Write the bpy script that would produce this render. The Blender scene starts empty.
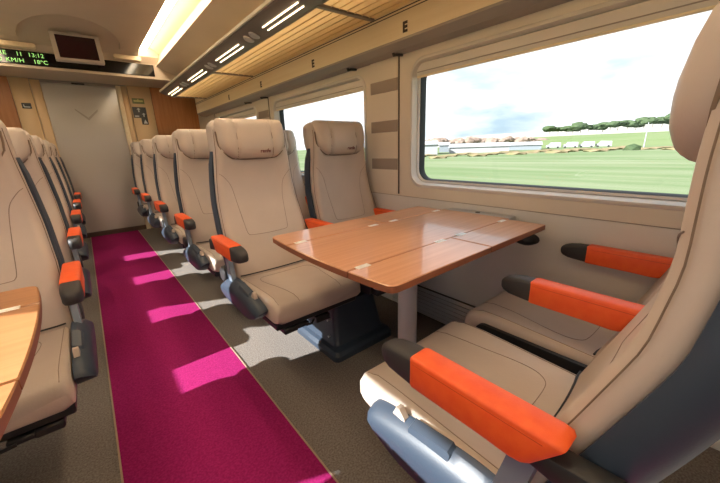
import bpy, bmesh, math, random
from mathutils import Vector, Matrix
random.seed(7)
scene = bpy.context.scene
COL = scene.collection
PI = math.pi

# ------------------------------------------------------------------ camera
def cam_axes(yaw, pitch, roll):
    f = Vector((math.sin(yaw)*math.cos(pitch), math.cos(yaw)*math.cos(pitch), -math.sin(pitch)))
    r = Vector((math.cos(yaw), -math.sin(yaw), 0))
    u = r.cross(f)
    c, s = math.cos(roll), math.sin(roll)
    return c*r+s*u, -s*r+c*u, f
R_, U_, F_ = cam_axes(math.radians(39.41), math.radians(16.17), math.radians(-1.87))
cd = bpy.data.cameras.new('camera'); cam = bpy.data.objects.new('camera', cd); COL.objects.link(cam)
cd.sensor_width = 36; cd.lens = 323.4/720*36; cd.clip_start = 0.02; cd.clip_end = 3000
cam.matrix_world = Matrix(((R_.x, U_.x, -F_.x, 0), (R_.y, U_.y, -F_.y, 0), (R_.z, U_.z, -F_.z, 1.10), (0, 0, 0, 1)))
scene.camera = cam

# ------------------------------------------------------------------ world, sun, exposure
SKY = 1.15
SUN = 10.5
SUN_DIR = Vector((1.0, -0.42, -0.63))
LAMP = 14.5
scene.view_settings.view_transform = 'Standard'
scene.view_settings.look = 'None'
scene.view_settings.gamma = 1
scene.view_settings.use_curve_mapping = False
scene.view_settings.exposure = 0.5
world = bpy.data.worlds.new('sky'); scene.world = world; world.use_nodes = True
wn = world.node_tree; wn.nodes.clear()
wo = wn.nodes.new('ShaderNodeOutputWorld'); wb = wn.nodes.new('ShaderNodeBackground')
wt = wn.nodes.new('ShaderNodeTexCoord'); wm = wn.nodes.new('ShaderNodeMapping'); wm.inputs['Scale'].default_value = (1.2, 1.2, 4.0)
wz = wn.nodes.new('ShaderNodeTexNoise'); wz.inputs['Scale'].default_value = 2.6; wz.inputs['Detail'].default_value = 6
wr = wn.nodes.new('ShaderNodeValToRGB')
wr.color_ramp.elements[0].position = 0.31; wr.color_ramp.elements[0].color = (0.40, 0.53, 0.63, 1)
wr.color_ramp.elements[1].position = 0.50; wr.color_ramp.elements[1].color = (0.93, 0.96, 1.0, 1)
wn.links.new(wt.outputs['Generated'], wm.inputs['Vector']); wn.links.new(wm.outputs['Vector'], wz.inputs['Vector'])
wn.links.new(wz.outputs['Fac'], wr.inputs['Fac']); wn.links.new(wr.outputs['Color'], wb.inputs['Color'])
wb.inputs['Strength'].default_value = SKY
wn.links.new(wb.outputs['Background'], wo.inputs['Surface'])
sd = bpy.data.lights.new('sun', 'SUN'); sd.energy = SUN; sd.angle = math.radians(0.6); sd.color = (1, 0.975, 0.94)
sun = bpy.data.objects.new('sun', sd); COL.objects.link(sun)
sun.rotation_euler = SUN_DIR.to_track_quat('-Z', 'Y').to_euler(); sun.location = (-6, 3, 6)

# ------------------------------------------------------------------ materials
MATS = {}
def mat(name, col, rough=0.5, metal=0.0, spec=0.5, noise=None, bump=None, emit=None, coat=0.0):
    """noise = (scale, second colour, (mapping scale)), bump = (scale, strength)"""
    m = bpy.data.materials.new(name); m.use_nodes = True
    nt = m.node_tree; b = nt.nodes['Principled BSDF']
    b.inputs['Base Color'].default_value = (*col, 1); b.inputs['Roughness'].default_value = rough
    b.inputs['Metallic'].default_value = metal; b.inputs['Specular IOR Level'].default_value = spec
    b.inputs['Coat Weight'].default_value = coat
    tc = None
    if noise or bump:
        tc = nt.nodes.new('ShaderNodeTexCoord')
    if noise:
        mp = nt.nodes.new('ShaderNodeMapping'); mp.inputs['Scale'].default_value = noise[2] if len(noise) > 2 else (1, 1, 1)
        nz = nt.nodes.new('ShaderNodeTexNoise'); nz.inputs['Scale'].default_value = noise[0]; nz.inputs['Detail'].default_value = 5
        rp = nt.nodes.new('ShaderNodeValToRGB'); rp.color_ramp.elements[0].position = .35; rp.color_ramp.elements[1].position = .65
        rp.color_ramp.elements[0].color = (*col, 1); rp.color_ramp.elements[1].color = (*noise[1], 1)
        nt.links.new(tc.outputs['Object'], mp.inputs['Vector']); nt.links.new(mp.outputs['Vector'], nz.inputs['Vector'])
        nt.links.new(nz.outputs['Fac'], rp.inputs['Fac']); nt.links.new(rp.outputs['Color'], b.inputs['Base Color'])
    if bump:
        n2 = nt.nodes.new('ShaderNodeTexNoise'); n2.inputs['Scale'].default_value = bump[0]; n2.inputs['Detail'].default_value = 3
        bp = nt.nodes.new('ShaderNodeBump'); bp.inputs['Strength'].default_value = bump[1]; bp.inputs['Distance'].default_value = 0.002
        nt.links.new(tc.outputs['Object'], n2.inputs['Vector'])
        nt.links.new(n2.outputs['Fac'], bp.inputs['Height']); nt.links.new(bp.outputs['Normal'], b.inputs['Normal'])
    if emit:
        b.inputs['Emission Color'].default_value = (*emit[0], 1); b.inputs['Emission Strength'].default_value = emit[1]
    MATS[name] = m
    return m
leather = mat('beige_leather', (.53, .445, .385), .42, spec=.45, noise=(6, (.57, .48, .415)), bump=(160, .18))
leather_d = mat('seam_thread', (.20, .14, .10), .7)
thread_l = mat('tan_thread', (.27, .205, .165), .7)
blue_post = mat('window_lit_blue_grey', (.20, .25, .32), .35)  # blue-grey arm post, with window light on it lightened into the colour
orange = mat('orange_leather', (.90, .125, .022), .45, noise=(40, (.86, .10, .018)), bump=(300, .15))
orange_s = mat('orange_seam', (.62, .06, .01), .6)
shell_m = mat('slate_plastic', (.036, .052, .080), .42, spec=.4, bump=(220, .12))
cap_m = mat('dark_plastic', (.035, .032, .034), .58, bump=(400, .1))
black_m = mat('black_metal', (.02, .02, .022), .45)
steel = mat('brushed_steel', (.55, .56, .58), .32, metal=.9)
grey_post = mat('grey_enamel', (.50, .50, .54), .35)
silver = mat('silver_hinge', (.82, .80, .77), .4, metal=.4)
wood_t = mat('table_wood', (.55, .265, .145), .28, spec=.5, noise=(5, (.63, .32, .185), (.35, 14, 6)), coat=.5)
wood_e = mat('table_edge_wood', (.26, .095, .045), .45)
wood_w = mat('panel_wood', (.42, .165, .055), .35, noise=(7, (.50, .21, .08), (5, 5, .3)))
wood_d = mat('light_table_wood', (.38, .165, .06), .35, noise=(5, (.45, .205, .08), (.5, 16, 6)), coat=.2)
wall_m = mat('cream_wall', (.70, .63, .54), .5, noise=(2, (.74, .67, .58)))
wall_lo = mat('greige_wall', (.68, .66, .64), .5, noise=(2, (.72, .70, .68)))
band_m = mat('taupe_inlay', (.34, .28, .24), .5)
frame_m = mat('window_frame_plastic', (.70, .66, .62), .4)
frame_lt = mat('aluminium_bead', (.70, .70, .72), .35, metal=.3)
gasket_m = mat('black_rubber', (.015, .018, .022), .6)
ceil_m = mat('ceiling_laminate', (.60, .50, .40), .5, noise=(2, (.64, .54, .43)))
cream_lam = mat('cream_laminate', (.82, .69, .48), .4, noise=(4, (.88, .76, .56), (8, .25, 8)))
soffit_m = mat('grey_soffit', (.34, .30, .275), .5)
nose_m = mat('grey_rack_metal', (.20, .17, .16), .42, metal=.2)
edge_lt = mat('bright_rack_edge', (.80, .72, .58), .3, metal=.4)
tan_m = mat('tan_metal_panel', (.62, .44, .26), .38, metal=.15)
door_m = mat('smoked_door_glass', (.52, .50, .48), .12, spec=.7)
door_mark = mat('etched_mark', (.33, .30, .28), .5)
brown_m = mat('threshold_brown', (.09, .06, .045), .5)
lampm = mat('cove_lamp', (1, .9, .7), .5, emit=((1, .82, .58), LAMP))
barm = mat('rack_lamp', (1, .9, .7), .5, emit=((1, .80, .48), 4.0))
cove_m = mat('cove_reflector', (.72, .58, .38), .5)
screen_m = mat('monitor_glass', (.035, .012, .016), .12)
tv_m = mat('monitor_housing', (.55, .50, .46), .45)
disp_m = mat('display_glass', (.006, .006, .006), .10)
led_m = mat('green_led', (.1, .3, .05), .5, emit=((.42, .85, .22), .8))
glyph_m = mat('dark_brown_print', (.05, .03, .02), .6)
logo_m = mat('maroon_print', (.16, .03, .03), .6)
shelf_m = bpy.data.materials.new('frosted_shelf'); shelf_m.use_nodes = True
nt = shelf_m.node_tree; b = nt.nodes['Principled BSDF']; b.inputs['Base Color'].default_value = (.82, .70, .50, 1); b.inputs['Roughness'].default_value = .35
tl = nt.nodes.new('ShaderNodeBsdfTranslucent'); tl.inputs['Color'].default_value = (.85, .74, .54, 1); mx = nt.nodes.new('ShaderNodeMixShader'); mx.inputs['Fac'].default_value = .75
nt.links.new(b.outputs['BSDF'], mx.inputs[1]); nt.links.new(tl.outputs['BSDF'], mx.inputs[2]); nt.links.new(mx.outputs['Shader'], nt.nodes['Material Output'].inputs['Surface'])
signg = mat('green_sign', (.16, .20, .07), .4)
signk = mat('black_sign', (.02, .022, .03), .35)
signw = mat('pale_pictogram', (.55, .58, .62), .5)
signy = mat('yellow_pictogram', (.62, .60, .24), .5)
heat_m = mat('heater_metal', (.62, .63, .66), .4, metal=.5)
edge_strip = mat('carpet_edging', (.40, .29, .22), .6)
white_p = mat('white_paint', (.75, .75, .74), .6)

def carpet(name, a, b, s):
    m = mat(name, a, .95, spec=.1, noise=(s, b), bump=(s*1.3, .5))
    return m
floor_m = carpet('grey_carpet', (.150, .130, .115), (.265, .240, .225), 150)
mag_m = carpet('magenta_carpet', (.24, .010, .090), (.33, .018, .135), 130)

# window pane: clear, thin, with a weak mirror film
pane_m = bpy.data.materials.new('window_glass'); pane_m.use_nodes = True
nt = pane_m.node_tree; nt.nodes.clear()
o_ = nt.nodes.new('ShaderNodeOutputMaterial'); mx = nt.nodes.new('ShaderNodeMixShader'); tr = nt.nodes.new('ShaderNodeBsdfTransparent')
gl = nt.nodes.new('ShaderNodeBsdfGlossy'); gl.inputs['Roughness'].default_value = .02; lw = nt.nodes.new('ShaderNodeLayerWeight'); pw = nt.nodes.new('ShaderNodeMath'); pw.operation = 'POWER'; pw.inputs[1].default_value = 5; fr = nt.nodes.new('ShaderNodeMath'); fr.operation = 'MULTIPLY_ADD'; fr.inputs[1].default_value = .3; fr.inputs[2].default_value = .03; nt.links.new(lw.outputs['Facing'], pw.inputs[0]); nt.links.new(pw.outputs[0], fr.inputs[0])
tr.inputs['Color'].default_value = (.95, .97, .96, 1)
nt.links.new(fr.outputs[0], mx.inputs['Fac']); nt.links.new(tr.outputs['BSDF'], mx.inputs[1]); nt.links.new(gl.outputs['BSDF'], mx.inputs[2]); nt.links.new(mx.outputs['Shader'], o_.inputs['Surface'])

# ------------------------------------------------------------------ mesh helpers
def obj(name, verts, faces, m, parent=None, smooth=True, angle=40):
    me = bpy.data.meshes.new(name); me.from_pydata([tuple(v) for v in verts], [], faces); me.validate()
    bm = bmesh.new(); bm.from_mesh(me); bmesh.ops.recalc_face_normals(bm, faces=bm.faces); bm.to_mesh(me); bm.free()
    if smooth:
        me.polygons.foreach_set('use_smooth', [True]*len(me.polygons)); me.set_sharp_from_angle(angle=math.radians(angle))
    me.materials.append(m)
    o = bpy.data.objects.new(name, me); COL.objects.link(o)
    if parent is not None: o.parent = parent
    return o
def tag(o, label, cat, group=None):
    o['label'] = label; o['category'] = cat
    if group: o['group'] = group
    return o
def struct(o, label=None):
    o['kind'] = 'structure'
    if label: o['label'] = label
    return o
def empty(name, loc=(0, 0, 0), rz=0):
    o = bpy.data.objects.new(name, None); COL.objects.link(o); o.location = loc; o.rotation_euler = (0, 0, rz); o.empty_display_size = .1
    return o
class MB:
    def __init__(s): s.v = []; s.f = []
    def add(s, v, f):
        n = len(s.v); s.v += [tuple(p) for p in v]; s.f += [tuple(i+n for i in q) for q in f]; return s
    def box(s, x0, x1, y0, y1, z0, z1, bev=0.0, seg=2):
        bm = bmesh.new(); bmesh.ops.create_cube(bm, size=1)
        for v in bm.verts: v.co = Vector(((x0+x1)/2+v.co.x*(x1-x0), (y0+y1)/2+v.co.y*(y1-y0), (z0+z1)/2+v.co.z*(z1-z0)))
        if bev: bmesh.ops.bevel(bm, geom=bm.edges[:], offset=bev, segments=seg, profile=.5, affect='EDGES')
        bm.verts.index_update()
        s.add([v.co.copy() for v in bm.verts], [[v.index for v in f.verts] for f in bm.faces]); bm.free(); return s
    def loft(s, rings, cap=True, closed=True):
        n = len(rings[0]); v = [p for r in rings for p in r]; f = []
        for i in range(len(rings)-1):
            for j in range(n if closed else n-1):
                k = (j+1) % n
                f.append((i*n+j, i*n+k, (i+1)*n+k, (i+1)*n+j))
        if cap: f.append(tuple(range(n))[::-1]); f.append(tuple((len(rings)-1)*n+j for j in range(n)))
        return s.add(v, f)
    def tube(s, pts, r, n=6, r2=None):
        pts = [Vector(p) for p in pts]; rings = []
        for i, p in enumerate(pts):
            t = (pts[min(i+1, len(pts)-1)]-pts[max(i-1, 0)]).normalized()
            a = t.orthogonal().normalized() if i == 0 else (pa - t*pa.dot(t)).normalized()
            pa = a; b = t.cross(a)
            rr = r if r2 is None else r+(r2-r)*i/(len(pts)-1)
            rings.append([p+a*math.cos(2*PI*k/n)*rr+b*math.sin(2*PI*k/n)*rr for k in range(n)])
        return s.loft(rings)
    def prism(s, poly, axis, a, b, inset=None):
        """extrude a 2-D polygon along axis (0,1,2) from a to b"""
        def P(p, t): return {0: (t, p[0], p[1]), 1: (p[0], t, p[1]), 2: (p[0], p[1], t)}[axis]
        return s.loft([[P(p, a) for p in poly], [P(p, b) for p in poly]])
    def done(s, name, m, parent=None, smooth=True, angle=40): return obj(name, s.v, s.f, m, parent, smooth, angle)
def interp(tab, z):
    if z <= tab[0][0]: return tab[0][1]
    for (a, va), (b, vb) in zip(tab, tab[1:]):
        if z <= b:
            t = (z-a)/(b-a); return va+(vb-va)*t
    return tab[-1][1]
def smoothpath(pts, n=8):
    """Catmull-Rom through 2-D or 3-D points"""
    P = [Vector(p) for p in pts]; out = []
    for i in range(len(P)-1):
        p0, p1, p2, p3 = P[max(i-1, 0)], P[i], P[i+1], P[min(i+2, len(P)-1)]
        for k in range(n):
            t = k/n
            out.append(.5*((2*p1)+(p2-p0)*t+(2*p0-5*p1+4*p2-p3)*t*t+(3*p1-p0-3*p2+p3)*t**3))
    out.append(P[-1]); return out
def rrect(a0, a1, b0, b1, r, n=6):
    """rounded rectangle, CCW list of 2-D points, n segments per corner"""
    out = []
    for (cx, cy, st) in ((a1-r, b1-r, 0), (a0+r, b1-r, PI/2), (a0+r, b0+r, PI), (a1-r, b0+r, 1.5*PI)):
        for k in range(n+1):
            t = st+PI/2*k/n; out.append((cx+r*math.cos(t), cy+r*math.sin(t)))
    return out
def text_mesh(name, s, size, m, parent=None, M=None, extrude=0.0006, space=1.0, bold=0.0):
    c = bpy.data.curves.new('t', 'FONT'); c.body = s; c.size = size; c.extrude = extrude; c.align_x = 'CENTER'; c.align_y = 'CENTER'; c.resolution_u = 3; c.space_character = space; c.offset = bold
    t = bpy.data.objects.new('t', c); COL.objects.link(t)
    dg = bpy.context.evaluated_depsgraph_get(); dg.update()
    me = bpy.data.meshes.new_from_object(t.evaluated_get(dg)); bpy.data.objects.remove(t); bpy.data.curves.remove(c)
    if M is not None: me.transform(M)
    me.materials.clear(); me.materials.append(m); me.name = name
    o = bpy.data.objects.new(name, me); COL.objects.link(o)
    if parent is not None: o.parent = parent
    return o

# ------------------------------------------------------------------ dimensions of the coach
XR, XL = 1.565, -1.235          # inner faces of the side walls
AX = 0.165                    # aisle centre
Y0, YE = -2.3, 5.85           # back wall, end wall
ZC = 2.30                     # ceiling
WIN = [(-1.80, -0.42), (0.0, 1.38), (1.80, 3.18), (3.60, 4.98)]   # openings in the side walls
WZ0, WZ1 = .865, 1.565
WINL = [(-1.65, -.27), (.15, 1.53), (1.95, 3.33), (3.75, 5.13)]; WZ1L = 1.645  # unseen left openings, shifted and heightened so sun reaches aisle and near seat

# ------------------------------------------------------------------ floor
f = MB().box(XL-.1, XR+.1, Y0, YE+.1, -.05, 0).done('floor', floor_m, smooth=False); struct(f, 'speckled grey carpeted floor')
c = MB().box(-.113, .445, Y0+.02, YE-.02, 0.0005, .006).done('aisle_carpet', mag_m, smooth=False); tag(c, 'magenta carpet runner along the aisle floor to the glass door', 'carpet')
for k, x in enumerate((-.1165, .4485)):
    struct(MB().box(x-.003, x+.003, Y0+.02, YE-.02, 0.0005, .007).done('trim_%d' % (k+1), edge_strip, smooth=False))

# ------------------------------------------------------------------ side walls with windows
def bay(mb, X, ya, yb, za, zb, hole, r=.085, n=6):
    """a rectangular bay of wall in the plane x = X with a rounded hole"""
    h0, h1, g0, g1 = hole
    inner = rrect(h0, h1, g0, g1, r, n)
    outer = []
    for q in range(4):
        for k in range(n+1):
            p = inner[q*(n+1)+k]; first = k < n/2
            cx = yb if q in (0, 3) else ya; cz = zb if q in (0, 1) else za
            if k == n//2: outer.append((cx, cz)); continue
            vert = (q in (0, 2)) == first      # this half lies on the vertical side
            outer.append((cx, p[1]) if vert else (p[0], cz))
    mb.loft([[(X, a, b) for a, b in outer], [(X, a, b) for a, b in inner]], cap=False)
    return inner
def side_wall(X, s, name, wins, off, wz1):
    mb = MB()
    yb = [(Y0, -.21+off), (-.21+off, 1.59+off), (1.59+off, 3.39+off), (3.39+off, 5.19+off)]
    for (a, b), w in zip(yb, wins):
        inner = bay(mb, X, a, b, .79, 1.66, (w[0], w[1], WZ0, wz1))
        mb.loft([[(X, p, q) for p, q in inner], [(X+s*.05, p, q) for p, q in inner]], cap=False)
    mb.add([(X, 5.19+off, .79), (X, YE+.1, .79), (X, YE+.1, 1.66), (X, 5.19+off, 1.66)], [(0, 1, 2, 3)])
    mb.add([(X, Y0, 1.66), (X, YE+.1, 1.66), (X, YE+.1, 2.6), (X, Y0, 2.6)], [(0, 1, 2, 3)])
    w = mb.done(name, wall_m, angle=30); struct(w)
    lo = MB().box(min(X, X+s*.04), max(X, X+s*.04), Y0, YE+.1, -.05, .786).done('lower_panel', wall_lo, w, smooth=False)
    MB().box(min(X+s*.006, X+s*.03), max(X+s*.006, X+s*.03), Y0, YE+.1, .786, .79).done('panel_joint', band_m, w, smooth=False)
    # outer skin, closed but for the windows, so that light enters by the windows only
    return w
wr_ = side_wall(XR, 1, 'wall_right', WIN, 0, WZ1)
wl_ = side_wall(XL, -1, 'wall_left', WINL, .15, WZ1L)

def make_window(X, s, w, idx, right):
    h0, h1 = w; WZ1 = 1.565 if right else WZ1L
    # moulded frame: rings of (offset inwards, depth)
    rings = []
    for off, d, r in ((-.012, -.001, .095), (-.004, -.008, .090), (.006, -.008, .084), (.014, .014, .078), (.016, .036, .076)):
        rings.append([(X+s*d, a, b) for a, b in rrect(h0+off, h1-off, WZ0+off, WZ1-off, r, 7)])
    fr = MB().loft(rings, cap=False).done('window_%d' % idx, frame_m, angle=50); struct(fr)
    rings = []
    for off, d, r in ((.016, .036, .076), (.020, .032, .074), (.030, .040, .068)):
        rings.append([(X+s*d, a, b) for a, b in rrect(h0+off, h1-off, WZ0+off, WZ1-off, r, 7)])
    MB().loft(rings, cap=False).done('glazing_bead', frame_lt, fr, angle=30)
    rings = []
    for off, d, r in ((.030, .040, .068), (.033, .048, .067), (.036, .066, .066), (.036, .085, .066)):
        rings.append([(X+s*d, a, b) for a, b in rrect(h0+off, h1-off, WZ0+off, WZ1-off, r, 7)])
    MB().loft(rings, cap=False).done('gasket', gasket_m, fr, angle=30)
    ring = [(X+s*.080, a, b) for a, b in rrect(h0+.034, h1-.034, WZ0+.034, WZ1-.034, .066, 7)]
    obj('pane', ring, [tuple(range(len(ring)))], pane_m, fr, smooth=False)
    # roller blind rolled up under the top of the frame
    if right:
        b = MB().box(X+.012, X+.026, h0+.022, h1-.022, WZ1-.085, WZ1-.018, .004).done('blind', frame_m, fr)
        MB().box(X+.006, X+.012, h0+.03, h1-.03, WZ1-.094, WZ1-.082, .002).done('pull_bar', cream_lam, b)
        MB().box(X+.009, X+.0125, h0+.03, h1-.03, WZ1-.064, WZ1-.060).done('blind_groove', soffit_m, b, smooth=False)
    return fr
for i, w in enumerate(WIN): make_window(XR, 1, w, i+1, True)
for i, w in enumerate(WINL): make_window(XL, -1, w, i+5, False)

# outer shell of the coach: blocks light between the linings
def outer(X, s, WIN, WZ1):
    mb = MB()
    xa, xb = sorted((X+s*.05, X+s*.10))
    mb.box(xa, xb, Y0, YE+.2, -.1, WZ0); mb.box(xa, xb, Y0, YE+.2, WZ1, 2.7)
    ys = [Y0]+[v for w in WIN for v in w]+[YE+.2]
    for a, b in zip(ys[0::2], ys[1::2]): mb.box(xa, xb, a, b, WZ0, WZ1)
    return mb
struct(outer(XR, 1, WIN, WZ1).done('trim_3', white_p, smooth=False), 'outer body side of the coach')
struct(outer(XL, -1, WINL, WZ1L).done('trim_4', white_p, smooth=False), 'outer body side of the coach')

# pillar panels with taupe inlays between the windows
for X, s, w in ((XR, -1, wr_), (XL, 1, wl_)):
    for yc in [q+(.15 if X < 0 else 0) for q in (-.19, 1.613, 3.413, 5.15)]:
        hw = .125
        pn = MB().box(min(X, X+s*.006), max(X, X+s*.006), yc-hw, yc+hw, .80, 1.63, .002, 1).done('pillar_panel', wall_m, w)
        for z in (1.465, 1.226, .99):
            MB().box(min(X+s*.004, X+s*.0085), max(X+s*.004, X+s*.0085), yc-hw+.002, yc+hw-.004, z-.035, z+.035, .001, 1).done('inlay_band', band_m, pn)
        MB().box(min(X, X+s*.004), max(X, X+s*.004), yc-hw-.009, yc-hw-.001, .80, 1.64).done('groove', glyph_m, w, smooth=False)

# overhanging cornice above the windows: soffit and cream fascia with the seat letters
co = MB().prism([(XR, 1.615), (XR, 1.64), (1.462, 1.664), (1.450, 1.658), (1.452, 1.648), (1.50, 1.622)], 1, Y0, 5.45).done('trim_5', soffit_m, smooth=False); struct(co, 'grey soffit above the windows')
fa = MB().prism([(1.452, 1.66), (1.449, 1.80), (1.449, 1.97), (1.52, 1.97), (1.52, 1.66)], 1, Y0, 5.45).done('trim_6', cream_lam, smooth=False); struct(fa, 'cream fascia below the luggage rack')
MB().box(1.4475, 1.4515, Y0, 5.45, 1.792, 1.797).done('fascia_joint', glyph_m, fa, smooth=False)
MB().box(1.4475, 1.4515, Y0, 5.45, 1.778, 1.782).done('fascia_joint', glyph_m, fa, smooth=False)
Mw = Matrix.Rotation(-PI/2, 4, 'Z') @ Matrix.Rotation(PI/2, 4, 'X')       # text standing on the wall, read from -x
for k, y in enumerate((.42, 1.333, 2.242, 3.165, 4.055)):
    pl = text_mesh('seat_letter', 'E', .066, glyph_m, None, Mw, .0006, 1.0, .0035)
    pl.location = (1.4495, y, 1.702)
    tag(pl, ['dark letter E above the near seats by the big window', 'largest dark letter E on the cream fascia above the pillar', 'dark letter E above the window seat facing the table',
             'small dark letter E third before the wood panel wall', 'smallest dark letter E closest to the wood panel wall'][k], 'letter', 'seat letters on the fascia')
for k, y in enumerate((-.33, 1.455, 1.88, 3.28, 3.70)):
    h = MB().tube([(XR-.004, y, 1.612), (1.51, y, 1.606), (1.49, y, 1.600), (1.485, y, 1.612)], .008, 8).done('coat_hook', cap_m)
    tag(h, ['dark coat hook behind the near seats', 'dark coat hook at the pillar beside the big window', 'dark coat hook over the second window corner', 'dark coat hook over the far corner of the second window',
            'dark coat hook over the third window'][k], 'hook', 'coat hooks')

# heater grille on the lower wall
hg = empty('heater_grille', (XR-.015, 1.0, 0)); tag(hg, 'grey metal heater grille with horizontal slats low on the wall under the table', 'heater')
MB().box(-.004, .014, -.95, .52, .012, .205).done('backing', black_m, hg, smooth=False)
for k in range(7):
    z = .028+k*.027
    MB().prism([(-.020, z), (-.004, z+.014), (.010, z+.014), (.010, z+.008), (-.016, z-.004)], 1, -.95, .52).done('slat', heat_m, hg, smooth=False)

# ------------------------------------------------------------------ ceiling, coves, roof
def lerp_(a, b, t): return a+(b-a)*t
def ceil_poly():
    p = [(-.46, Y0), (.79, Y0), (.79, 5.1), (.61, 5.1)]
    for k in range(1, 24):
        t = PI*k/24; p.append((.18+.43*math.cos(t), 5.1-.94*math.sin(t)))
    p += [(-.25, 5.1), (-.46, 5.1)]
    return p
mb = MB(); P = ceil_poly()
me_ = bmesh.new()
vb = [me_.verts.new((x, y, ZC)) for x, y in P]; me_.faces.new(vb); 
r_ = bmesh.ops.triangulate(me_, faces=me_.faces[:]); me_.verts.index_update()
mb.add([v.co.copy() for v in me_.verts], [[v.index for v in f.verts] for f in me_.faces]); me_.free()
mb.loft([[(x, y, ZC) for x, y in P], [(x, y, ZC+.24) for x, y in P]], cap=False)
ce = mb.done('ceiling', ceil_m, angle=30); struct(ce)
sc = []
for k in range(13):
    t = k/12; y = 4.05+1.23*t; sc.append([(x, y, lerp_(2.53, 2.285, t**1.3)) for x in (-.48, -.25, .18, .61, .81)])
MB().loft(sc, cap=False, closed=False).done('scoop_panel', ceil_m, ce)
MB().box(XL-.1, XR+.1, Y0, YE+.2, 2.62, 2.66).done('roof_panel', white_p, ce, smooth=False)
for s in (1, -1):
    def mx_(x): return x if s == 1 else 2*AX-x
    # sloping side panel of the ceiling
    MB().prism([(mx_(1.0), 2.205), (mx_(1.25), 2.10), (mx_(1.50), 1.95), (mx_(1.54), 1.95), (mx_(1.54), 2.0), (mx_(1.26), 2.13), (mx_(1.01), 2.235)], 1, Y0, 5.32 if s == 1 else 5.4).done('side_panel', ceil_m, ce, smooth=False)
    # cove: reflector and lamp strip
    MB().prism([(mx_(.79), 2.42), (mx_(.80), 2.40), (mx_(.93), 2.42), (mx_(1.05), 2.34), (mx_(1.02), 2.225), (mx_(1.06), 2.225), (mx_(1.09), 2.36), (mx_(.94), 2.45)], 1, Y0, 5.3).done('cove_reflector', cove_m, ce)
    lp = empty('cove_light', (mx_(.87), 0, 2.365)); tag(lp, ['', 'warm white strip light in the ceiling cove above the luggage rack', 'warm white strip light in the ceiling cove across from the luggage rack'][s], 'light')
    MB().prism([(-.035, .0), (-.02, -.02), (.02, -.02), (.035, 0), (.03, .022), (-.03, .022)], 1, Y0+.02, 5.24).done('diffuser', lampm, lp)
    MB().box(-.045, .045, Y0+.02, 5.24, .02, .040).done('lamp_holder', white_p, lp, smooth=False)
struct(MB().box(XL-.1, XR+.1, Y0-.06, Y0, -.05, 2.66).done('wall_back', wall_m, smooth=False))

# ------------------------------------------------------------------ end wall: door, panels, header
DX0, DX1 = -.20, .56
ew = MB()
ew.box(XL-.1, DX0-.09, YE+.02, YE+.08, -.05, 2.66); ew.box(DX1+.11, XR+.1, YE+.02, YE+.08, -.05, 2.66); ew.box(DX0-.1, DX1+.12, YE+.02, YE+.08, 2.0, 2.66)
ew = ew.done('wall_end', wall_m, smooth=False); struct(ew)
MB().box(.965, XR, YE-.005, YE+.022, .0, 2.06, .002, 1).done('wood_panel', wood_w, ew)
MB().box(XL, -.475, YE-.005, YE+.022, .0, 2.06, .002, 1).done('wood_panel', wood_w, ew)
MB().box(.685, .96, YE-.018, YE+.022, .0, 2.03, .006).done('tan_panel', tan_m, ew)
MB().box(-.47, -.295, YE-.018, YE+.022, .0, 2.03, .006).done('tan_panel', tan_m, ew)
do = MB().box(DX0, DX1, YE+.03, YE+.045, .06, 2.0, .002, 1).done('door_1', door_m); struct(do, 'smoked glass sliding door')
MB().box(DX0-.09, DX0, YE-.012, YE+.06, .0, 2.02, .004).done('door_post', tan_m, do)
MB().box(DX1, DX1+.055, YE-.012, YE+.06, .0, 2.02, .004).done('door_post', cream_lam, do)
MB().box(DX1+.055, DX1+.12, YE-.004, YE+.06, .0, 2.02, .004).done('door_post', tan_m, do)
MB().box(DX0-.1, DX1+.12, YE+.0, YE+.06, 2.0, 2.06).done('lintel', soffit_m, do, smooth=False)
MB().box(DX0, DX1, YE-.01, YE+.06, .0, .065, .003, 1).done('threshold', brown_m, do)
MB().box(.10, .23, YE-.006, YE+.02, 2.0, 2.016).done('sensor', gasket_m, do, smooth=False)
yv = YE+.0285
MB().prism([(.069, 1.71), (.19, 1.60), (.307, 1.71), (.307, 1.685), (.19, 1.565), (.069, 1.69)], 1, yv, yv+.002).done('chevron_mark', door_mark, do, smooth=False)

# header bulkhead with the display
hd = MB().prism([(5.32, 2.045), (YE+.05, 2.03), (YE+.05, 2.62), (5.26, 2.62), (5.26, 2.30), (5.31, 2.225), (5.31, 2.075), (5.285, 2.07), (5.285, 2.045)], 0, XL-.05, XR+.05).done('trim_7', ceil_m, smooth=False); struct(hd, 'tan header over the glass door')
ds = empty('display_sign', (.165, 5.30, 2.146)); tag(ds, 'long black display sign with green lettering over the glass door', 'sign')
MB().box(-.80, .80, -.008, .012, -.068, .068, .003, 1).done('glass', disp_m, ds)
Mt = Matrix.Rotation(PI/2, 4, 'X')
def led(s, cx, z):
    t = text_mesh('lettering', s, .056, led_m, ds, Mt, .0008, 1.05); t.location = (cx, -.0095, z)
for s_, x_, z_ in (('BRE', -.59, .030), ('1', -.459, .030), ('1', -.433, .030), ('13:12', -.315, .030), ('0', -.60, -.034), ('KM/H', -.49, -.034), ('18\u00baC', -.29, -.034)): led(s_, x_, z_)
for (xa, xb, lb) in ((.55, .835, 'pale oblong cover above the display beside the cove light'), (-.50, -.13, 'pale oblong cover above the lettering of the display')):
    e = MB().prism([(p[0], p[1]) for p in rrect(xa, xb, 2.236, 2.284, .022, 5)], 1, 5.235, 5.30).done('speaker_cover', cream_lam); tag(e, lb, 'cover')

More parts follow.
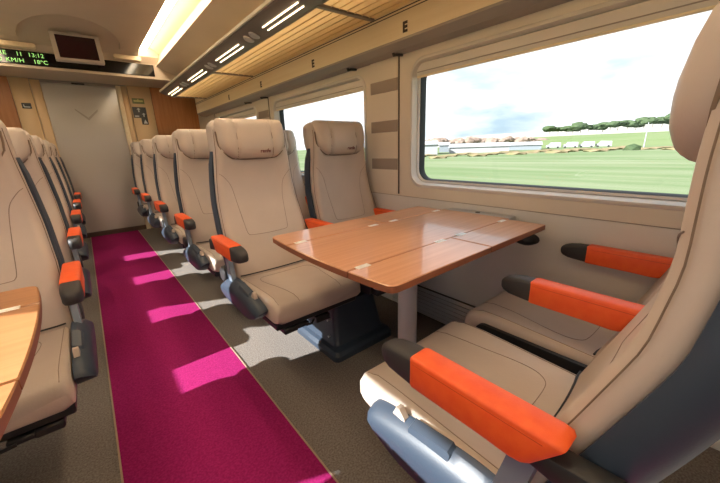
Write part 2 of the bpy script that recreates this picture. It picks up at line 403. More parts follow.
# monitor in the ceiling arch
tv = empty('ceiling_monitor', (.212, 4.9, 2.21)); tv.rotation_euler = (math.radians(-7), math.radians(-1.0), 0)
tag(tv, 'small grey framed monitor hanging in the ceiling arch', 'monitor')
mb = MB(); a = rrect(-.205, .205, -.138, .138, .012, 4); b = rrect(-.165, .165, -.112, .112, .004, 4)
mb.loft([[(x, .03, z) for x, z in a], [(x, -.022, z) for x, z in a], [(x*.985, -.028, z*.98) for x, z in a], [(x, -.028, z) for x, z in b], [(x, -.020, z) for x, z in b]], cap=False)
mb.done('housing', tv_m, tv, angle=30)
MB().box(-.166, .166, -.019, .0, -.113, .113).done('screen', screen_m, tv, smooth=False)
MB().box(-.195, .195, .0, .03, -.13, .13, .004).done('back_cover', tv_m, tv)
MB().box(-.06, .06, .0, .05, .12, .20, .004).done('mount', tv_m, tv)
# signs on the tan panels
YS = YE-.0195
sg = empty('exit_sign', (.79, YS, 1.835)); tag(sg, 'small green pictogram sign on the tan panel beside the door', 'sign')
MB().box(-.072, .072, -.002, .0015, -.036, .036).done('plate', signg, sg, smooth=False)
mb = MB().box(-.055, .055, -.003, -.002, -.010, .012); mb.prism([(-.012, .014), (.012, .014), (0, .030)], 1, -.003, -.002); mb.done('pictogram', signy, sg, smooth=False)
sg = empty('pictogram_sign', (.785, YS, 1.64)); tag(sg, 'black pictogram sign with arrows on the tan panel beside the door', 'sign')
MB().prism([(-.085, .115), (.08, .115), (.08, -.12), (.0, -.12), (.0, -.03), (-.085, -.03)], 1, -.002, .0015).done('plate', signk, sg, smooth=False)
def arrow(cx, cz, s): return [(cx-.008*s, cz-.03*s), (cx-.008*s, cz+.008*s), (cx-.026*s, cz+.008*s), (cx, cz+.034*s), (cx+.026*s, cz+.008*s), (cx+.008*s, cz+.008*s), (cx+.008*s, cz-.03*s)]
MB().prism(arrow(-.012, .075, .9), 1, -.003, -.002).done('arrow', signw, sg, smooth=False)
MB().prism(arrow(.04, .012, .8), 1, -.003, -.002).done('arrow', signw, sg, smooth=False)
MB().box(-.07, -.02, -.003, -.002, -.018, .002).done('pictogram', signw, sg, smooth=False)
mb = MB().prism([(.02, -.105), (.07, -.105), (.045, -.05)], 1, -.003, -.002); mb.done('pictogram', signw, sg, smooth=False)
sg = empty('seat_sign', (-.375, YS, 1.715)); tag(sg, 'small black pictogram plate on the tan panel opposite the arrows sign', 'sign')
MB().box(-.042, .042, -.002, .0015, -.032, .032).done('plate', signk, sg, smooth=False)
mb = MB().box(-.024, .030, -.003, -.002, -.018, -.008); mb.box(-.028, -.020, -.003, -.002, -.016, .014); mb.done('pictogram', signw, sg, smooth=False)

# ------------------------------------------------------------------ luggage rack
rk = empty('luggage_rack', (0, 0, 1.80)); tag(rk, 'long overhead luggage rack with grey lit nose and cream shelf panels', 'luggage rack')
YK = 4.93
MB().prism([(.915, .040), (.925, .028), (1.0, -.002), (1.055, -.012), (1.085, -.004), (1.085, .012), (1.0, .022), (.93, .052), (.917, .052)], 1, Y0, YK).done('nose_profile', nose_m, rk, angle=25)
MB().prism([(.908, .036), (.917, .034), (.920, .056), (.910, .056)], 1, Y0, YK-.02).done('edge_strip', edge_lt, rk, smooth=False)
rb = [Y0, -.17, 1.58, 3.33, YK]
for a, b in zip(rb, rb[1:]):
    sh = MB().prism([(1.08, .002), (1.448, .004), (1.448, .014), (1.08, .012)], 1, a+.016, b-.016).done('shelf_panel', shelf_m, rk, smooth=False)
    for k in range(6):
        x = 1.14+k*.052
        MB().box(x, x+.006, a+.018, b-.018, -.0015, .004).done('rib', shelf_m, sh, smooth=False)
for y in rb[1:-1]:
    MB().prism([(1.06, -.012), (1.448, -.004), (1.448, .016), (1.06, .014)], 1, y-.014, y+.014).done('bracket', nose_m, rk, smooth=False)
MB().prism([(1.06, -.012), (1.448, -.004), (1.448, .016), (1.06, .014)], 1, YK-.02, YK).done('end_bracket', nose_m, rk, smooth=False)
def nose_z(x): return interp([(.925, .028), (1.0, -.002), (1.055, -.012)], x)
for (a, b) in ((-.10, .40), (.73, 1.20), (1.62, 2.04), (2.43, 2.93), (3.31, 3.83), (4.25, 4.80)):
    lb = empty('light_bar'); lb.parent = rk
    for x in (.981, 1.013):
        MB().prism([(x, nose_z(x)-.001), (x+.0035, nose_z(x+.0035)-.001), (x+.0035, nose_z(x+.0035)-.005), (x, nose_z(x)-.005)], 1, a, b).done('lamp_strip', barm, lb, smooth=False)
for y in (.56, 1.40, 2.24, 3.12, 4.04):
    rl = empty('reading_lamp_unit'); rl.parent = rk
    for dy in (-.045, .045):
        n = 14
        mb = MB(); rings = []
        for rr, dz in ((.034, .0), (.034, -.005), (.026, -.006), (.020, -.001)):
            rings.append([(.995+rr*math.cos(2*PI*k/n), y+dy+rr*math.sin(2*PI*k/n), nose_z(.995+rr*math.cos(2*PI*k/n))+dz) for k in range(n)])
        mb.loft(rings, cap=True); mb.done('lamp_bezel', heat_m, rl)

# ------------------------------------------------------------------ seats
FZ = [(.36, -.02), (.46, 0), (.58, .048), (.69, .092), (.84, .150), (.95, .166), (1.07, .162), (1.15, .164), (1.28, .180)]
WZ = [(.36, .232), (.46, .243), (.70, .240), (.85, .230), (1.0, .215), (1.1, .205), (1.18, .201), (1.225, .198), (1.245, .192), (1.258, .180)]
TH = [(.36, .05), (.98, .052), (1.06, .075), (1.12, .12), (1.2, .13), (1.235, .125), (1.25, .10), (1.258, .07)]
FR = [(.36, 0), (1.2, 0), (1.235, .008), (1.25, .025), (1.258, .045)]
def sm(tab, z): return (interp(tab, z-.02)+2*interp(tab, z)+interp(tab, z+.02))/4
def front(x, z):
    w = interp(WZ, z); t = min(1, abs(x)/w)
    y = sm(FZ, z)+interp(FR, z)
    y += .020*max(0, 1-(t/.82)**2)**.8 * interp([(.36, .3), (.5, .8), (.9, 1), (1.1, .6), (1.26, .2)], z)
    if t > .86:
        q = (t-.86)/.14; y += .026*(1-math.sqrt(max(0, 1-q*q)))
    return y
def ztop(x, y):
    zt = interp([(-.428, .438), (-.422, .450), (-.405, .461), (-.375, .467), (-.30, .468), (-.1, .458), (.06, .450)], y)
    t = min(1, abs(x)/.232)
    z = zt+.012*t*t*(1 if y > -.38 else .4)
    if t > .92:
        q = (t-.92)/.08; z -= .022*(1-math.sqrt(max(0, 1-q*q)))
    return z
def make_backrest(par):
    rings = []; nx = 20
    for k in range(34):
        z = .42+(1.258-.42)*k/33 if k < 29 else [1.225, 1.236, 1.246, 1.253, 1.258][k-29]
        if k < 29: z = .42+(1.215-.42)*k/28
        w = interp(WZ, z); th = interp(TH, z); ring = []
        for i in range(nx+1):
            t = -1+2*i/nx; t = math.copysign(abs(t)**.8, t); ring.append((w*t, front(w*t, z), z))
        yr = sm(FZ, z)+.012+th
        if z > 1.2: yr = sm(FZ, z)+th+.01
        for t in (1.0, .9, .5, 0, -.5, -.9, -1.0):
            ring.append((w*t*.99, yr-(.012 if abs(t) == 1 else 0), z))
        rings.append(ring)
    b = MB().loft(rings).done('backrest', leather, par, angle=60)
    # stitched horseshoe on the front
    path = [(-.203, .992), (-.183, .975), (-.152, .93), (-.138, .86), (-.128, .76), (-.122, .69), (-.115, .668), (-.095, .660), (0, .656), (.095, .660), (.115, .668), (.122, .69), (.128, .76), (.138, .86), (.152, .93), (.183, .975), (.203, .992)]
    pts = [(p.x, front(p.x, p.y)-.0002, p.y) for p in smoothpath([(a, c, 0) for a, c in path], 5)]
    MB().tube(pts, .0013, 5).done('stitching', thread_l, b)
    pts = [(x, front(x, .468)-.001, .466+.012*(x/.232)**2) for x in [-.22+.44*k/16 for k in range(17)]]
    MB().tube(pts, .0035, 5).done('crease_shadow', black_m, b)  # black tube stands in for the contact shadow between cushion and backrest
    for s in (-1, 1):
        pts = []
        for k in range(30):
            z = .47+(1.21-.47)*k/29; w = interp(WZ, z)*.985; pts.append((s*w, front(w, z)-.001, z))
        MB().tube(pts, .0014, 5).done('piping', leather_d, b)
    return b
HW = [(1.062, .118), (1.068, .130), (1.082, .152), (1.105, .176), (1.13, .190), (1.17, .195), (1.21, .194), (1.24, .191), (1.256, .186), (1.266, .176)]
HW = [(a_, b_*.97) for a_, b_ in HW]
HB = [(1.062, .012), (1.068, .030), (1.082, .046), (1.11, .056), (1.16, .060), (1.21, .057), (1.24, .051), (1.256, .039), (1.266, .014)]
def hfront(x, z):
    w = interp(HW, z); t = min(1, abs(x)/w); b = interp(HB, z)
    prof = (1-t**6)**.5 if t < 1 else 0
    wing = .012*max(0, (t-.5)/.5)**1.2 * (1 if t < .9 else max(0, 1-(t-.9)/.1))
    groove = .012*math.exp(-((abs(x)-.098)/.006)**2)
    return sm(FZ, z)+.012-(b*prof+wing*prof)+groove+.006
LOGO_TILT = -math.atan2(hfront(.048, 1.092)-hfront(.048, 1.108), .016)*-1
def make_headrest(par, logo=True):
    rings = []
    zs = [1.062, 1.065, 1.070, 1.077, 1.086, 1.098, 1.112, 1.13, 1.15, 1.17, 1.19, 1.21, 1.226, 1.24, 1.249, 1.257, 1.263, 1.266]
    for z in zs:
        w = interp(HW, z); ring = []
        for i in range(41):
            t = -1+2*i/40; x = w*math.copysign(abs(t)**.85, t); ring.append((x, hfront(x, z), z))
        for t in (.96, .5, -.5, -.96): ring.append((w*t, sm(FZ, z)+.05, z))
        rings.append(ring)
    h = MB().loft(rings).done('headrest', leather, par, angle=70)
    for s in (-1, 1):
        pts = [(s*.098, hfront(.098, z)-.0005, z) for z in [1.075+(1.258-1.075)*k/14 for k in range(15)]]
        MB().tube(pts, .0028, 5).done('stitching', leather_d, h)
    pts = [(x, sm(FZ, z)+.004, z) for x, z in [(t_*interp(HW, z_)*1.006, z_) for t_, z_ in [(-1, 1.2), (-1, 1.16), (-1, 1.13), (-1, 1.105), (-1, 1.082), (-1, 1.066), (-.5, 1.060), (0, 1.060), (.5, 1.060), (1, 1.066), (1, 1.082), (1, 1.105), (1, 1.13), (1, 1.16), (1, 1.2)]]]
    MB().tube(pts, .004, 5).done('edge_seam_shadow', leather_d, h)  # dark tube draws the seam and its shadow around the headrest
    if logo:
        y = hfront(.048, 1.100)-.0010
        text_mesh('logo', 'renfe', .028, logo_m, h, Matrix.Translation((.048, y, 1.100)) @ Matrix.Rotation(PI/2+math.atan2(hfront(.048, 1.108)-hfront(.048, 1.092), -.016)*0+LOGO_TILT, 4, 'X'), .0004, 1.0, .0007)
    return h
def make_shell(par):
    rings = []
    for k in range(26):
        z = .33+(1.105-.33)*k/25
        w = interp(WZ, z)+.017; y0 = sm(FZ, z)+.050; d = interp([(.33, .115), (.5, .105), (.9, .09), (1.04, .075), (1.08, .05), (1.105, .03)], z)
        if z > 1.04: w -= (z-1.04)*.12
        ring = [(-w*.96, y0, z)]
        for i in range(13):
            t = PI-PI*i/12; cx = math.copysign(abs(math.cos(t))**.45, math.cos(t)); sy = abs(math.sin(t))**.7
            ring.append((w*cx, y0+.02+(d-.02)*sy, z))
        ring.append((w*.96, y0, z)); rings.append(ring)
    return MB().loft(rings).done('back_shell', shell_m, par, angle=50)
def make_cushion(par):
    ys = [-.432, -.428, -.422, -.413, -.40, -.38, -.35, -.28, -.2, -.1, 0, .05]
    rings = []
    for y in ys:
        hw = .232-{-.432: .008, -.428: .004, -.422: .002, -.413: .001}.get(y, 0); zb = interp([(-.432, .384), (-.428, .376), (-.422, .376), (-.41, .366), (-.38, .36), (.1, .36)], y)
        ring = []
        for i in range(25):
            t = -1+2*i/24; t = math.copysign(abs(t)**.75, t); x = hw*t
            z = ztop(.232*t, y) if y > -.43 else .426
            ring.append((x, y, z))
        for t in (1.0, .9, 0, -.9, -1.0): ring.append((hw*t, y, zb+(.012 if abs(t) == 1 else 0)))
        rings.append(ring)
    c = MB().loft(rings).done('seat_cushion', leather, par, angle=60)
    path = [(-.115, -.418), (-.118, -.36), (-.130, -.26), (-.150, -.15), (-.152, -.09), (-.135, -.055), (-.10, -.043), (0, -.040), (.10, -.043), (.135, -.055), (.152, -.09), (.150, -.15), (.130, -.26), (.118, -.36), (.115, -.418)]
    pts = [(p.x, p.y, ztop(p.x, p.y)+.0002) for p in smoothpath([(a, b, 0) for a, b in path], 6)]
    MB().tube(pts, .0011, 5).done('stitching', thread_l, c)
    for s in (-1, 1):
        pts = [(s*.212, y, ztop(.212, y)+.0003) for y in [-.41+.45*k/20 for k in range(21)]]
        MB().tube(pts, .0011, 5).done('piping', thread_l, c)
    return c
def make_arm(par, x, hw=.029):
    def ring(y, zt, zb, h, shear=0.0, bv=.007):
        pts = rrect(-h, h, zb, zt, min(bv, h*.8), 2)
        return [(x+a, y+shear*(b-zt), b) for a, b in pts]
    pad = MB().loft([ring(-.168, .684, .626, hw-.006), ring(-.166, .689, .621, hw-.002), ring(-.160, .691, .619, hw), ring(.0, .691, .618, hw, .15), ring(.10, .691, .616, hw, .75), ring(.114, .689, .618, hw-.001, .75), ring(.118, .685, .622, hw-.005, .75)]).done('arm_pad', orange, par, angle=50)
    for s in (-1, 1):
        MB().tube([(x+s*(hw-.001), -.158, .678), (x+s*(hw-.0005), .0, .678), (x+s*(hw-.0005), .09, .678)], .0012, 5).done('seam', orange_s, pad)
    MB().loft([ring(-.164, .688, .622, hw-.001), ring(-.20, .687, .624, hw-.001, 0, .010), ring(-.230, .683, .626, hw-.002, 0, .012), ring(-.249, .677, .631, hw-.006, 0, .012), ring(-.259, .669, .638, hw-.012, 0, .010), ring(-.263, .661, .647, hw-.020, 0, .004)]).done('arm_cap', cap_m, par, angle=60)
    MB().loft([ring(.03, .655, .625, hw-.010), ring(.10, .655, .615, hw-.008), ring(.185, .66, .60, hw-.008)]).done('arm_bracket', black_m, par)
def make_side_shell(par, s):
    top = smoothpath([(-.345, .420, 0), (-.325, .437, 0), (-.25, .453, 0), (-.12, .470, 0), (-.02, .476, 0), (.05, .462, 0), (.12, .44, 0)], 4)
    bot = smoothpath([(.17, .41, 0), (.165, .385, 0), (.12, .35, 0), (0, .335, 0), (-.16, .333, 0), (-.24, .343, 0), (-.305, .378, 0), (-.340, .410, 0)], 4)
    poly = [(p.x, p.y) for p in top]+[(p.x, p.y) for p in bot]
    def ring(x, k, dz):
        cy, cz = -.04, .385
        return [(s*x, cy+(a-cy)*k[0], cz+(b-cz)*k[1]+dz) for a, b in poly]
    sh = MB().loft([ring(.236, (1, 1), 0), ring(.252, (1, .97), 0), ring(.275, (.985, .80), -.004), ring(.287, (.95, .60), -.008), ring(.290, (.88, .36), -.010)]).done('side_shell', shell_m, par, angle=30)
    # control panel and latch on the sloping top
    def zs(y): return interp([(-.325, .437), (-.25, .453), (-.12, .470), (0, .482)], y)
    cp = MB()
    r = []
    for (y, dz) in ((-.205, .001), (-.200, .009), (-.095, .010), (-.088, .002)):
        z = zs(y)
        r.append([(s*.240, y, z-.006), (s*.240, y, z+dz), (s*.264, y, z+dz-.010), (s*.272, y, z-.022)])
    cp.loft(r).done('control_panel', shell_m, sh, angle=20)
    lt = MB(); z = zs(-.235)
    lt.prism([(-.262, z-.004), (-.250, z+.022), (-.240, z+.024), (-.222, z+.002), (-.222, z-.006)], 0, s*.242, s*.258)
    lt.done('latch', leather, sh, smooth=False)
    return sh
def make_seat(name, s, kind):
    root = empty(name)
    make_backrest(root); make_headrest(root); make_shell(root); make_cushion(root)
    MB().box(-.226, .226, -.395, .06, .330, .362, .006, 1).done('seat_pan', black_m, root)
    for bx_ in (-.17, .17): MB().box(bx_-.03, bx_+.03, -.21, -.01, .3002, .332, .003, 1).done('mount_bracket', black_m, root)
    if kind == 'aisle':
        make_side_shell(root, s)
        make_arm(root, s*.279); make_arm(root, -s*.270)
        po = MB(); r = []
        for (y, z, d) in ((.060, .634, .024), (.045, .56, .025), (.025, .47, .026), (.012, .41, .028)):
            r.append([(s*.244, y-d, z), (s*.244, y+d, z), (s*.266, y+d*.9, z), (s*.266, y-d*.9, z)])
        po.loft(r).done('arm_post', blue_post, root, angle=30)
        n = 20
        MB().loft([[(s*xx, .165+rr*math.cos(2*PI*k/n), .455+rr*math.sin(2*PI*k/n)) for k in range(n)] for xx, rr in ((.24, .045), (.262, .043), (.268, .036), (.269, .02))]).done('hinge_cover', cap_m, root, angle=30)
        lv = MB().box(s*.10-.03, s*.10+.03, -.41, -.36, .312, .332, .004, 1); lv.box(s*.16-.035, s*.16+.035, -.405, -.35, .302, .332, .006, 1); lv.tube([(s*.04, -.40, .325), (s*.06, -.415, .318), (s*.09, -.41, .318)], .006, 6)
        lv.done('adjuster_lever', black_m, root)
    else:
        make_arm(root, -s*.222, .027)
        MB().prism(rrect(-.37, .10, .335, .44, .03, 3), 0, s*.234, s*.250).done('side_trim', black_m, root)
    return root
def kids(o): return [c for c in bpy.data.objects if c.parent == o]
def copy_tree(o, parent=None):
    c = o.copy(); COL.objects.link(c)
    if parent is not None: c.parent = parent
    for ch in KIDS.get(o.name, []): copy_tree(ch, c)
    return c
PROT = {}
for kind in ('aisle', 'window'):
    for s in (-1, 1):
        PROT[(kind, s)] = make_seat('train_seat', s, kind)
KIDS = {}
for o in list(bpy.data.objects):
    if o.parent: KIDS.setdefault(o.parent.name, []).append(o)
USED = set()
def place_seat(kind, s, x, y, rz, label, group):
    p = PROT[(kind, s)]
    if (kind, s) in USED: o = copy_tree(p)
    else: o = p; USED.add((kind, s))
    o.location = (x, y, 0); o.rotation_euler = (0, 0, rz); tag(o, label, 'seat', group)
    return o
def make_pedestal():
    root = empty('seat_pedestal')
    def ring(x, y0, y1, z, r=.03): return [(a, b, z) for a, b in rrect(-x, x, y0, y1, r, 3)]
    MB().loft([ring(.212, -.385, .06, 0), ring(.212, -.385, .06, .030), ring(.200, -.372, .05, .050), ring(.175, -.345, .03, .062)]).done('foot_flange', shell_m, root, angle=30)
    MB().loft([ring(.182, -.342, .035, .055), ring(.172, -.328, .03, .09), ring(.152, -.30, .01, .24), ring(.148, -.295, .01, .285), ring(.120, -.27, -.02, .294)]).done('column', shell_m, root, angle=30)
    MB().box(-.44, .44, -.20, -.02, .262, .3000, .006, 1).done('cross_beam', black_m, root)
    MB().box(-.30, -.22, -.36, -.05, .266, .3000, .004, 1).done('side_rail', black_m, root)
    MB().box(.22, .30, -.36, -.05, .266, .3000, .004, 1).done('side_rail', black_m, root)
    for z in (.10, .20):
        n = 10; MB().loft([[(-.182+.0, -.27+.006*math.cos(2*PI*k/n), z+.006*math.sin(2*PI*k/n)) for k in range(n)], [(-.130, -.27+.006*math.cos(2*PI*k/n), z+.006*math.sin(2*PI*k/n)) for k in range(n)]]).done('screw', steel, root)
    return root
PED = make_pedestal()
for o in list(bpy.data.objects):
    if o.parent == PED: KIDS.setdefault(PED.name, []).append(o)
ORD = ['facing the wooden table', 'right behind the table group', 'in the middle row', 'last row but one', 'last row by the end wall']
YR, PITCH = 1.61, .875
CXA, CXW = .735, 1.292
first = True
for i in range(5):
    y = YR+i*PITCH
    place_seat('aisle', -1, CXA, y, 0, 'beige leather aisle seat under the luggage rack, %s' % ORD[i], 'seats in rows under the luggage rack')
    place_seat('window', -1, CXW, y-(.05 if i == 0 else 0), 0, 'beige leather window seat under the luggage rack, %s' % ORD[i], 'seats in rows under the luggage rack')
    place_seat('aisle', 1, 2*AX-CXA+.010, y, 0, 'beige leather aisle seat across the carpet from the rack, %s' % ORD[i], 'seats in rows across the carpet')
    place_seat('window', 1, 2*AX-CXW+.015, y, 0, 'beige leather window seat across the carpet from the rack, %s' % ORD[i], 'seats in rows across the carpet')
    for sx in (1, -1):
        if first: p = PED; first = False
        else: p = copy_tree(PED)
        p.location = ((CXA+CXW)/2+.02 if sx == 1 else 2*AX-(CXA+CXW)/2-.02, y, 0)
        if sx == -1: p.rotation_euler = (0, 0, 0)
        tag(p, 'pedestal %s the rack, under the seats %s' % ('below' if sx == 1 else 'across the carpet from', ORD[i]), 'pedestal', 'seat pedestals')
YN = .21
place_seat('aisle', 1, CXA, YN, PI, 'beige leather aisle seat turned towards the glass door, at the table', 'near seats at the table')
place_seat('window', 1, CXW, YN, PI, 'beige leather window seat turned towards the glass door, at the table', 'near seats at the table')
p = copy_tree(PED); p.location = ((CXA+CXW)/2+.02, YN, 0); p.rotation_euler = (0, 0, PI); tag(p, 'dark slate pedestal under the near seat pair turned towards the door', 'pedestal', 'seat pedestals')

# ------------------------------------------------------------------ tables
ZT = .76
def table(name, xe, xw, flip, wood, label):
    """xe: aisle end, xw: wall end"""
    root = empty(name, (0, .88, 0)); tag(root, label, 'table')
    d = 1 if xw > xe else -1
    th = .022
    def arc(y): return xe+d*(.022*(y/.35)**2)     # gently bowed aisle end
    def slab(poly, nm, z1=ZT):
        lo = [(x, y, z1-th) for x, y in poly]; mid = [(x, y, z1-.003) for x, y in poly]
        cx = sum(p[0] for p in poly)/len(poly); cy = sum(p[1] for p in poly)/len(poly)
        def ins(p, k): v = Vector((cx-p[0], cy-p[1])); v = v.normalized()*k; return (p[0]+v.x, p[1]+v.y)
        hi = [(*ins(p, .003), z1) for p in poly]
        o = MB().loft([lo, mid]).done(nm, wood_e, root, angle=30)
        MB().loft([mid, hi]).done('veneer', wood, o, angle=20)
        return o
    g = .0025
    yh = .184
    ys = [-yh+g+(2*yh-2*g)*k/10 for k in range(11)]
    slab([(arc(y), y) for y in ys]+[(xw-d*.075, yh-g), (xw-d*.075, -yh+g)], 'centre_leaf')
    MB().box(min(xw-d*.073, xw), max(xw-d*.073, xw), -yh+.004, yh-.004, ZT-th, ZT-.001, .003, 1).done('end_plate', steel, root)
    MB().loft([[(xw-d*.04+.012*math.cos(t*PI/6), .012*math.sin(t*PI/6), ZT-.0012) for t in range(12)], [(xw-d*.04+.012*math.cos(t*PI/6), .012*math.sin(t*PI/6), ZT+.0008) for t in range(12)]]).done('lock_button', black_m, root)
    seam = xe+d*.505
    for s in (-1, 1):
        c = .35; rc = .024; poly = [(arc(s*(yh+g)), s*(yh+g))]
        for k in range(5):
            y = yh+.012+(c-rc-yh-.012)*k/4; poly.append((arc(y), s*y))
        a0 = arc(c-rc)
        for k in range(1, 6):
            t = PI/2*k/5; poly.append((a0+d*(1.15*rc-1.15*rc*math.cos(t)), s*(c-rc+rc*math.sin(t))))
        poly += [(seam-d*g, s*c), (seam-d*g, s*(yh+g))]
        slab(poly, 'side_leaf')
        slab([(seam+d*g, s*(yh+g)), (seam+d*g, s*c), (xw-d*.095, s*c), (xw-d*.095, s*(yh+g))], 'wall_leaf')
        for hx in (.065, .440, .570, .895):
            x = xe+d*hx
            h = MB(); h.box(x-.025, x+.025, s*yh-.011, s*yh+.011, ZT-.003, ZT+.0012, .0008, 1); h.tube([(x-.018, s*yh, ZT+.0012), (x+.018, s*yh, ZT+.0012)], .0028, 6)
            h.done('hinge', silver, root)
    n = 28; px = xe+d*.47
    MB().loft([[(px+r*math.cos(2*PI*k/n), r*math.sin(2*PI*k/n), z) for k in range(n)] for r, z in ((.075, 0), (.075, .008), (.046, .014), (.042, .02), (.042, ZT-.045), (.06, ZT-.04), (.06, ZT-th))]).done('post', grey_post, root, angle=40)
    MB().box(min(xe+d*.12, xw-d*.10), max(xe+d*.12, xw-d*.10), -.05, .05, ZT-.045, ZT-th+.0005, .004, 1).done('support_rail', black_m, root)
    # dark swivel bracket by the wall
    r = []
    for (x, zc, h, hy) in ((xw, ZT-.10, .030, .055), (xw-d*.03, ZT-.10, .028, .05), (xw-d*.06, ZT-.098, .018, .036), (xw-d*.075, ZT-.096, .006, .02)):
        r.append([(x, -.245+hy*math.cos(2*PI*k/16), zc+h*math.sin(2*PI*k/16)) for k in range(16)])
    MB().loft(r).done('wall_bracket', cap_m, root, angle=50)
    MB().box(min(xw-d*.05, xw-d*.02), max(xw-d*.05, xw-d*.02), -.26, -.12, ZT-.085, ZT-th+.001, .004, 1).done('bracket_arm', cap_m, root)
    return root
table('folding_table', .515, XR-.008, False, wood_t, 'reddish wooden folding table with hinged leaves by the big window')
table('folding_table', -.143, XL+.008, True, wood_d, 'light wooden folding table across the carpet beside the other seat row')

# ------------------------------------------------------------------ landscape beyond the windows
GZ = -1.35
gm = bpy.data.materials.new('meadow'); gm.use_nodes = True; nt = gm.node_tree; b = nt.nodes['Principled BSDF']; b.inputs['Roughness'].default_value = 1; b.inputs['Specular IOR Level'].default_value = 0
tc = nt.nodes.new('ShaderNodeTexCoord'); mp = nt.nodes.new('ShaderNodeMapping'); mp.inputs['Scale'].default_value = (.09, .012, 1); mp.inputs['Rotation'].default_value = (0, 0, .25)
nz = nt.nodes.new('ShaderNodeTexNoise'); nz.inputs['Scale'].default_value = 3; nz.inputs['Detail'].default_value = 6
rp = nt.nodes.new('ShaderNodeValToRGB'); rp.color_ramp.elements[0].position = .35; rp.color_ramp.elements[0].color = (.125, .185, .085, 1); rp.color_ramp.elements[1].position = .66; rp.color_ramp.elements[1].color = (.22, .25, .16, 1)
nt.links.new(tc.outputs['Object'], mp.inputs['Vector']); nt.links.new(mp.outputs['Vector'], nz.inputs['Vector']); nt.links.new(nz.outputs['Fac'], rp.inputs['Fac']); nt.links.new(rp.outputs['Color'], b.inputs['Base Color'])
g = MB().add([(-900, -900, GZ), (1400, -900, GZ), (1400, 1400, GZ), (-900, 1400, GZ)], [(0, 1, 2, 3)]).done('ground', gm, smooth=False); struct(g, 'green meadow beyond the windows')
scrub_m = mat('dry_scrub', (.26, .20, .13), 1, spec=0, noise=(.6, (.19, .18, .09)))
tree_m = mat('dark_tree_leaves', (.055, .085, .045), 1, spec=0, noise=(.5, (.085, .12, .06)))
bare_m = mat('bare_tree_twigs', (.24, .18, .15), 1, spec=0, noise=(.5, (.30, .23, .19)))
hill_m = mat('hill_grass', (.15, .21, .09), 1, spec=0, noise=(.02, (.19, .23, .12)))
pale_m = mat('pale_field', (.36, .35, .31), 1, spec=0, noise=(.02, (.42, .41, .38)))
shed_w = mat('white_shed_sheet', (.36, .37, .40), .6)
shed_g = mat('grey_shed_sheet', (.22, .25, .29), .6)
def polar(dx, dy, d): return (dx*d, dy*d)
def lerp(a, b, t): return a+(b-a)*t
def dirp(px):      # horizontal direction by bearing of a landmark
    a = interp([(412, math.atan2(.66, .752)), (445, math.atan2(.587, .81)), (500, math.atan2(.46, .888)), (560, math.atan2(.331, .944)), (600, math.atan2(.259, .9655)), (668, math.atan2(.137, .99)), (760, -.02)], px)
    return math.cos(a), math.sin(a)
# hill: a ridge of terrain with pale and green fields, seen beyond the meadow
def ridge(name, px0, px1, d0, d1, h0, h1, m, lab, n=18):
    v = []; fcs = []
    for k in range(n+1):
        t = k/n; px = lerp(px0, px1, t); c, s = dirp(px)
        e = min(1, t*5, (1-t)*5 + (1 if px1 > 700 else 0)); e = e*e*(3-2*e)
        rows = [(d0, GZ-.2), (lerp(d0, d1, .35), lerp(GZ, lerp(h0, h1, t), .42)*e+GZ*(1-e)), (d1, lerp(h0, h1, t)*e+GZ*(1-e)), (d1*1.5, GZ-.5)]
        for d, z in rows: v.append((c*d, s*d, z))
    for k in range(n):
        for j in range(3): q = k*4+j; fcs.append((q, q+1, q+5, q+4))
    o = obj(name, v, fcs, m); struct(o, lab); return o
ridge('hill', 470, 780, 150, 330, 5.0, 6.0, hill_m, 'low green hill behind the meadow')
ridge('far_hill', 400, 800, 420, 640, 14.0, 24.0, pale_m, 'pale fields on the far rise')
def blob(name, c, rx, ry, rz, m, seed, label, cat, group=None, sub=2):
    rnd = random.Random(seed); bm = bmesh.new(); bmesh.ops.create_icosphere(bm, subdivisions=sub, radius=1)
    for v in bm.verts:
        k = 1+rnd.uniform(-.18, .18); v.co = Vector((v.co.x*rx*k, v.co.y*ry*k, max(v.co.z, -.75)*rz*k))
    me = bpy.data.meshes.new(name); bm.to_mesh(me); bm.free(); me.materials.append(m)
    o = bpy.data.objects.new(name, me); COL.objects.link(o); o.location = c
    return o
def tree(px, d, base, h, w, m, label, group, seed):
    c, s = dirp(px); rnd = random.Random(seed); root = empty('tree', (c*d, s*d, base)); tag(root, label, 'tree', group)
    MB().tube([(0, 0, -.3), (0, 0, h*.6)], h*.035, 6, h*.015).done('trunk', bare_m, root)
    for k in range(4):
        b = blob('crown', (rnd.uniform(-.35, .35)*w, rnd.uniform(-.35, .35)*w, h*rnd.uniform(.52, .74)), w*rnd.uniform(.38, .55), w*rnd.uniform(.38, .55), h*rnd.uniform(.26, .36), m, seed*9+k, '', '')
        b.parent = root
k = 0
for px in range(416, 545, 7):
    k += 1; tree(px+random.uniform(-1, 1), 200+(k % 4)*12, GZ, 7.2*lerp(1.0, .72, (px-416)/128)*random.uniform(.85, 1.1), 6.5, bare_m, 'brownish bare tree behind the white sheds', 'bare trees behind the sheds', k)
for px in range(548, 700, 8):
    k += 1; hz = lerp(11, 16, (px-548)/150); tree(px+random.uniform(-1, 1), 390+(k % 4)*20, lerp(7.5, 11.5, (px-548)/150), 8.5*random.uniform(.8, 1.15), 12, tree_m, 'dark green tree in the row along the hilltop', 'trees along the hilltop', k)
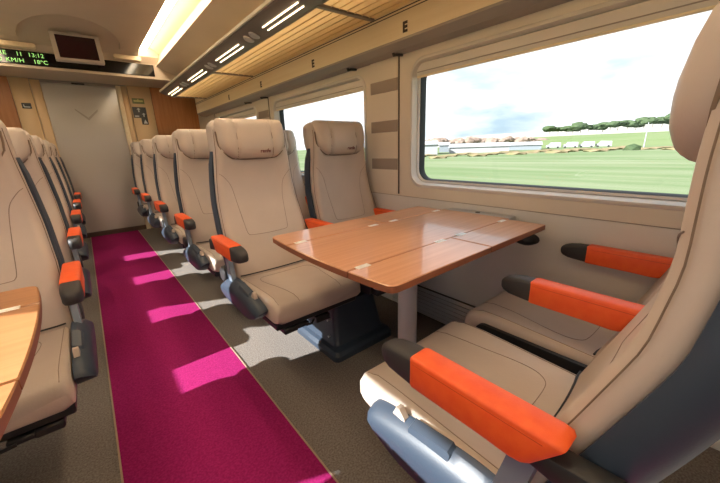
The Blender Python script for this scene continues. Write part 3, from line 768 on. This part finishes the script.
# dry hedge at the far edge of the meadow, counted bush by bush
k = 0
for px in range(408, 690, 10):
    k += 1; c, s = dirp(px); d = lerp(62, 96, min(1, (px-408)/220))+(k % 4)*6.5
    h = random.uniform(.28, .5)
    if 636 < px < 648: h = 1.1
    o = blob('hedge_bush', (c*d, s*d, GZ+h*.4), (2.4 if h < 1 else 1.5)*d/80, (2.4 if h < 1 else 1.5)*d/80, h, scrub_m if h < 1 else tree_m, 500+k, '', '', sub=1)
    if h < 1: tag(o, 'low dry brown bush in the hedge at the meadow edge', 'bush', 'hedge bushes at the meadow edge')
    else: tag(o, 'dark round bush standing out of the dry hedge', 'bush')
def shed(px0, px1, d, h, m, label, doors=3, roofm=None):
    a = Vector((*[q*d for q in dirp(px0)], GZ)); b_ = Vector((*[q*d for q in dirp(px1)], GZ)); u = (b_-a); L = u.length; u.normalize(); ang = math.atan2(u.y, u.x)
    root = empty('shed', a, ang); tag(root, label, 'shed', 'sheds beyond the meadow')
    dep = -14 if True else 14
    w = MB().box(0, L, 0, 14, -.2, h, 0).done('walls', m, root, smooth=False)
    MB().prism([(-.4, h), (7, h+.9), (14.4, h), (14.4, h+.15), (7, h+1.1), (-.4, h+.15)], 0, -.3, L+.3).done('roof', roofm or shed_w, root, smooth=False)
    for q in range(doors):
        x = L*(q+.5)/doors; MB().box(x-L/doors*.22, x+L/doors*.22, -.06, .02, 0, h*.62).done('door', shed_g if m is shed_w else shed_w, w, smooth=False)
shed(436, 412, 108, 2.6, shed_w, 'white shed with grey doors closest to the window edge', 2)
shed(449, 440, 136, 2.3, shed_g, 'grey shed squeezed between the white sheds', 2)
shed(505, 453, 118, 1.6, shed_w, 'long low white shed beyond the meadow', 6)
shed(540, 509, 140, 1.5, shed_g, 'low grey shed at the end of the row of sheds', 4)
# vehicles parked by the sheds
for q, (px, d) in enumerate(((553, 141), (571, 142), (589, 143), (607, 144))):
    c, s = dirp(px); vn = empty('van', (c*d, s*d, GZ), math.atan2(s, c)+PI/2); tag(vn, 'white van parked in the row beside the sheds', 'van', 'vans parked beside the sheds')
    MB().prism([(-2.3, .35), (-2.3, 2.0), (.9, 2.1), (1.5, 1.35), (2.3, 1.1), (2.3, .35)], 1, -.9, .9).done('body', shed_w, vn, smooth=False)
    MB().prism([(.7, 1.9), (1.42, 1.32), (.6, 1.32)], 1, -.92, .92).done('window', shed_g, vn, smooth=False)
    for wx in (-1.5, 1.5):
        n = 12; MB().loft([[(wx+.35*math.cos(2*PI*t/n), yy, .35+.35*math.sin(2*PI*t/n)) for t in range(n)] for yy in (-.92, .92)]).done('wheel', black_m, vn)
c, s = dirp(648); pl = MB().tube([(c*120, s*120, GZ), (c*120, s*120, 5.2)], .16, 8, .09).done('power_pole', shed_w); tag(pl, 'slim pale pole standing in the meadow', 'pole')
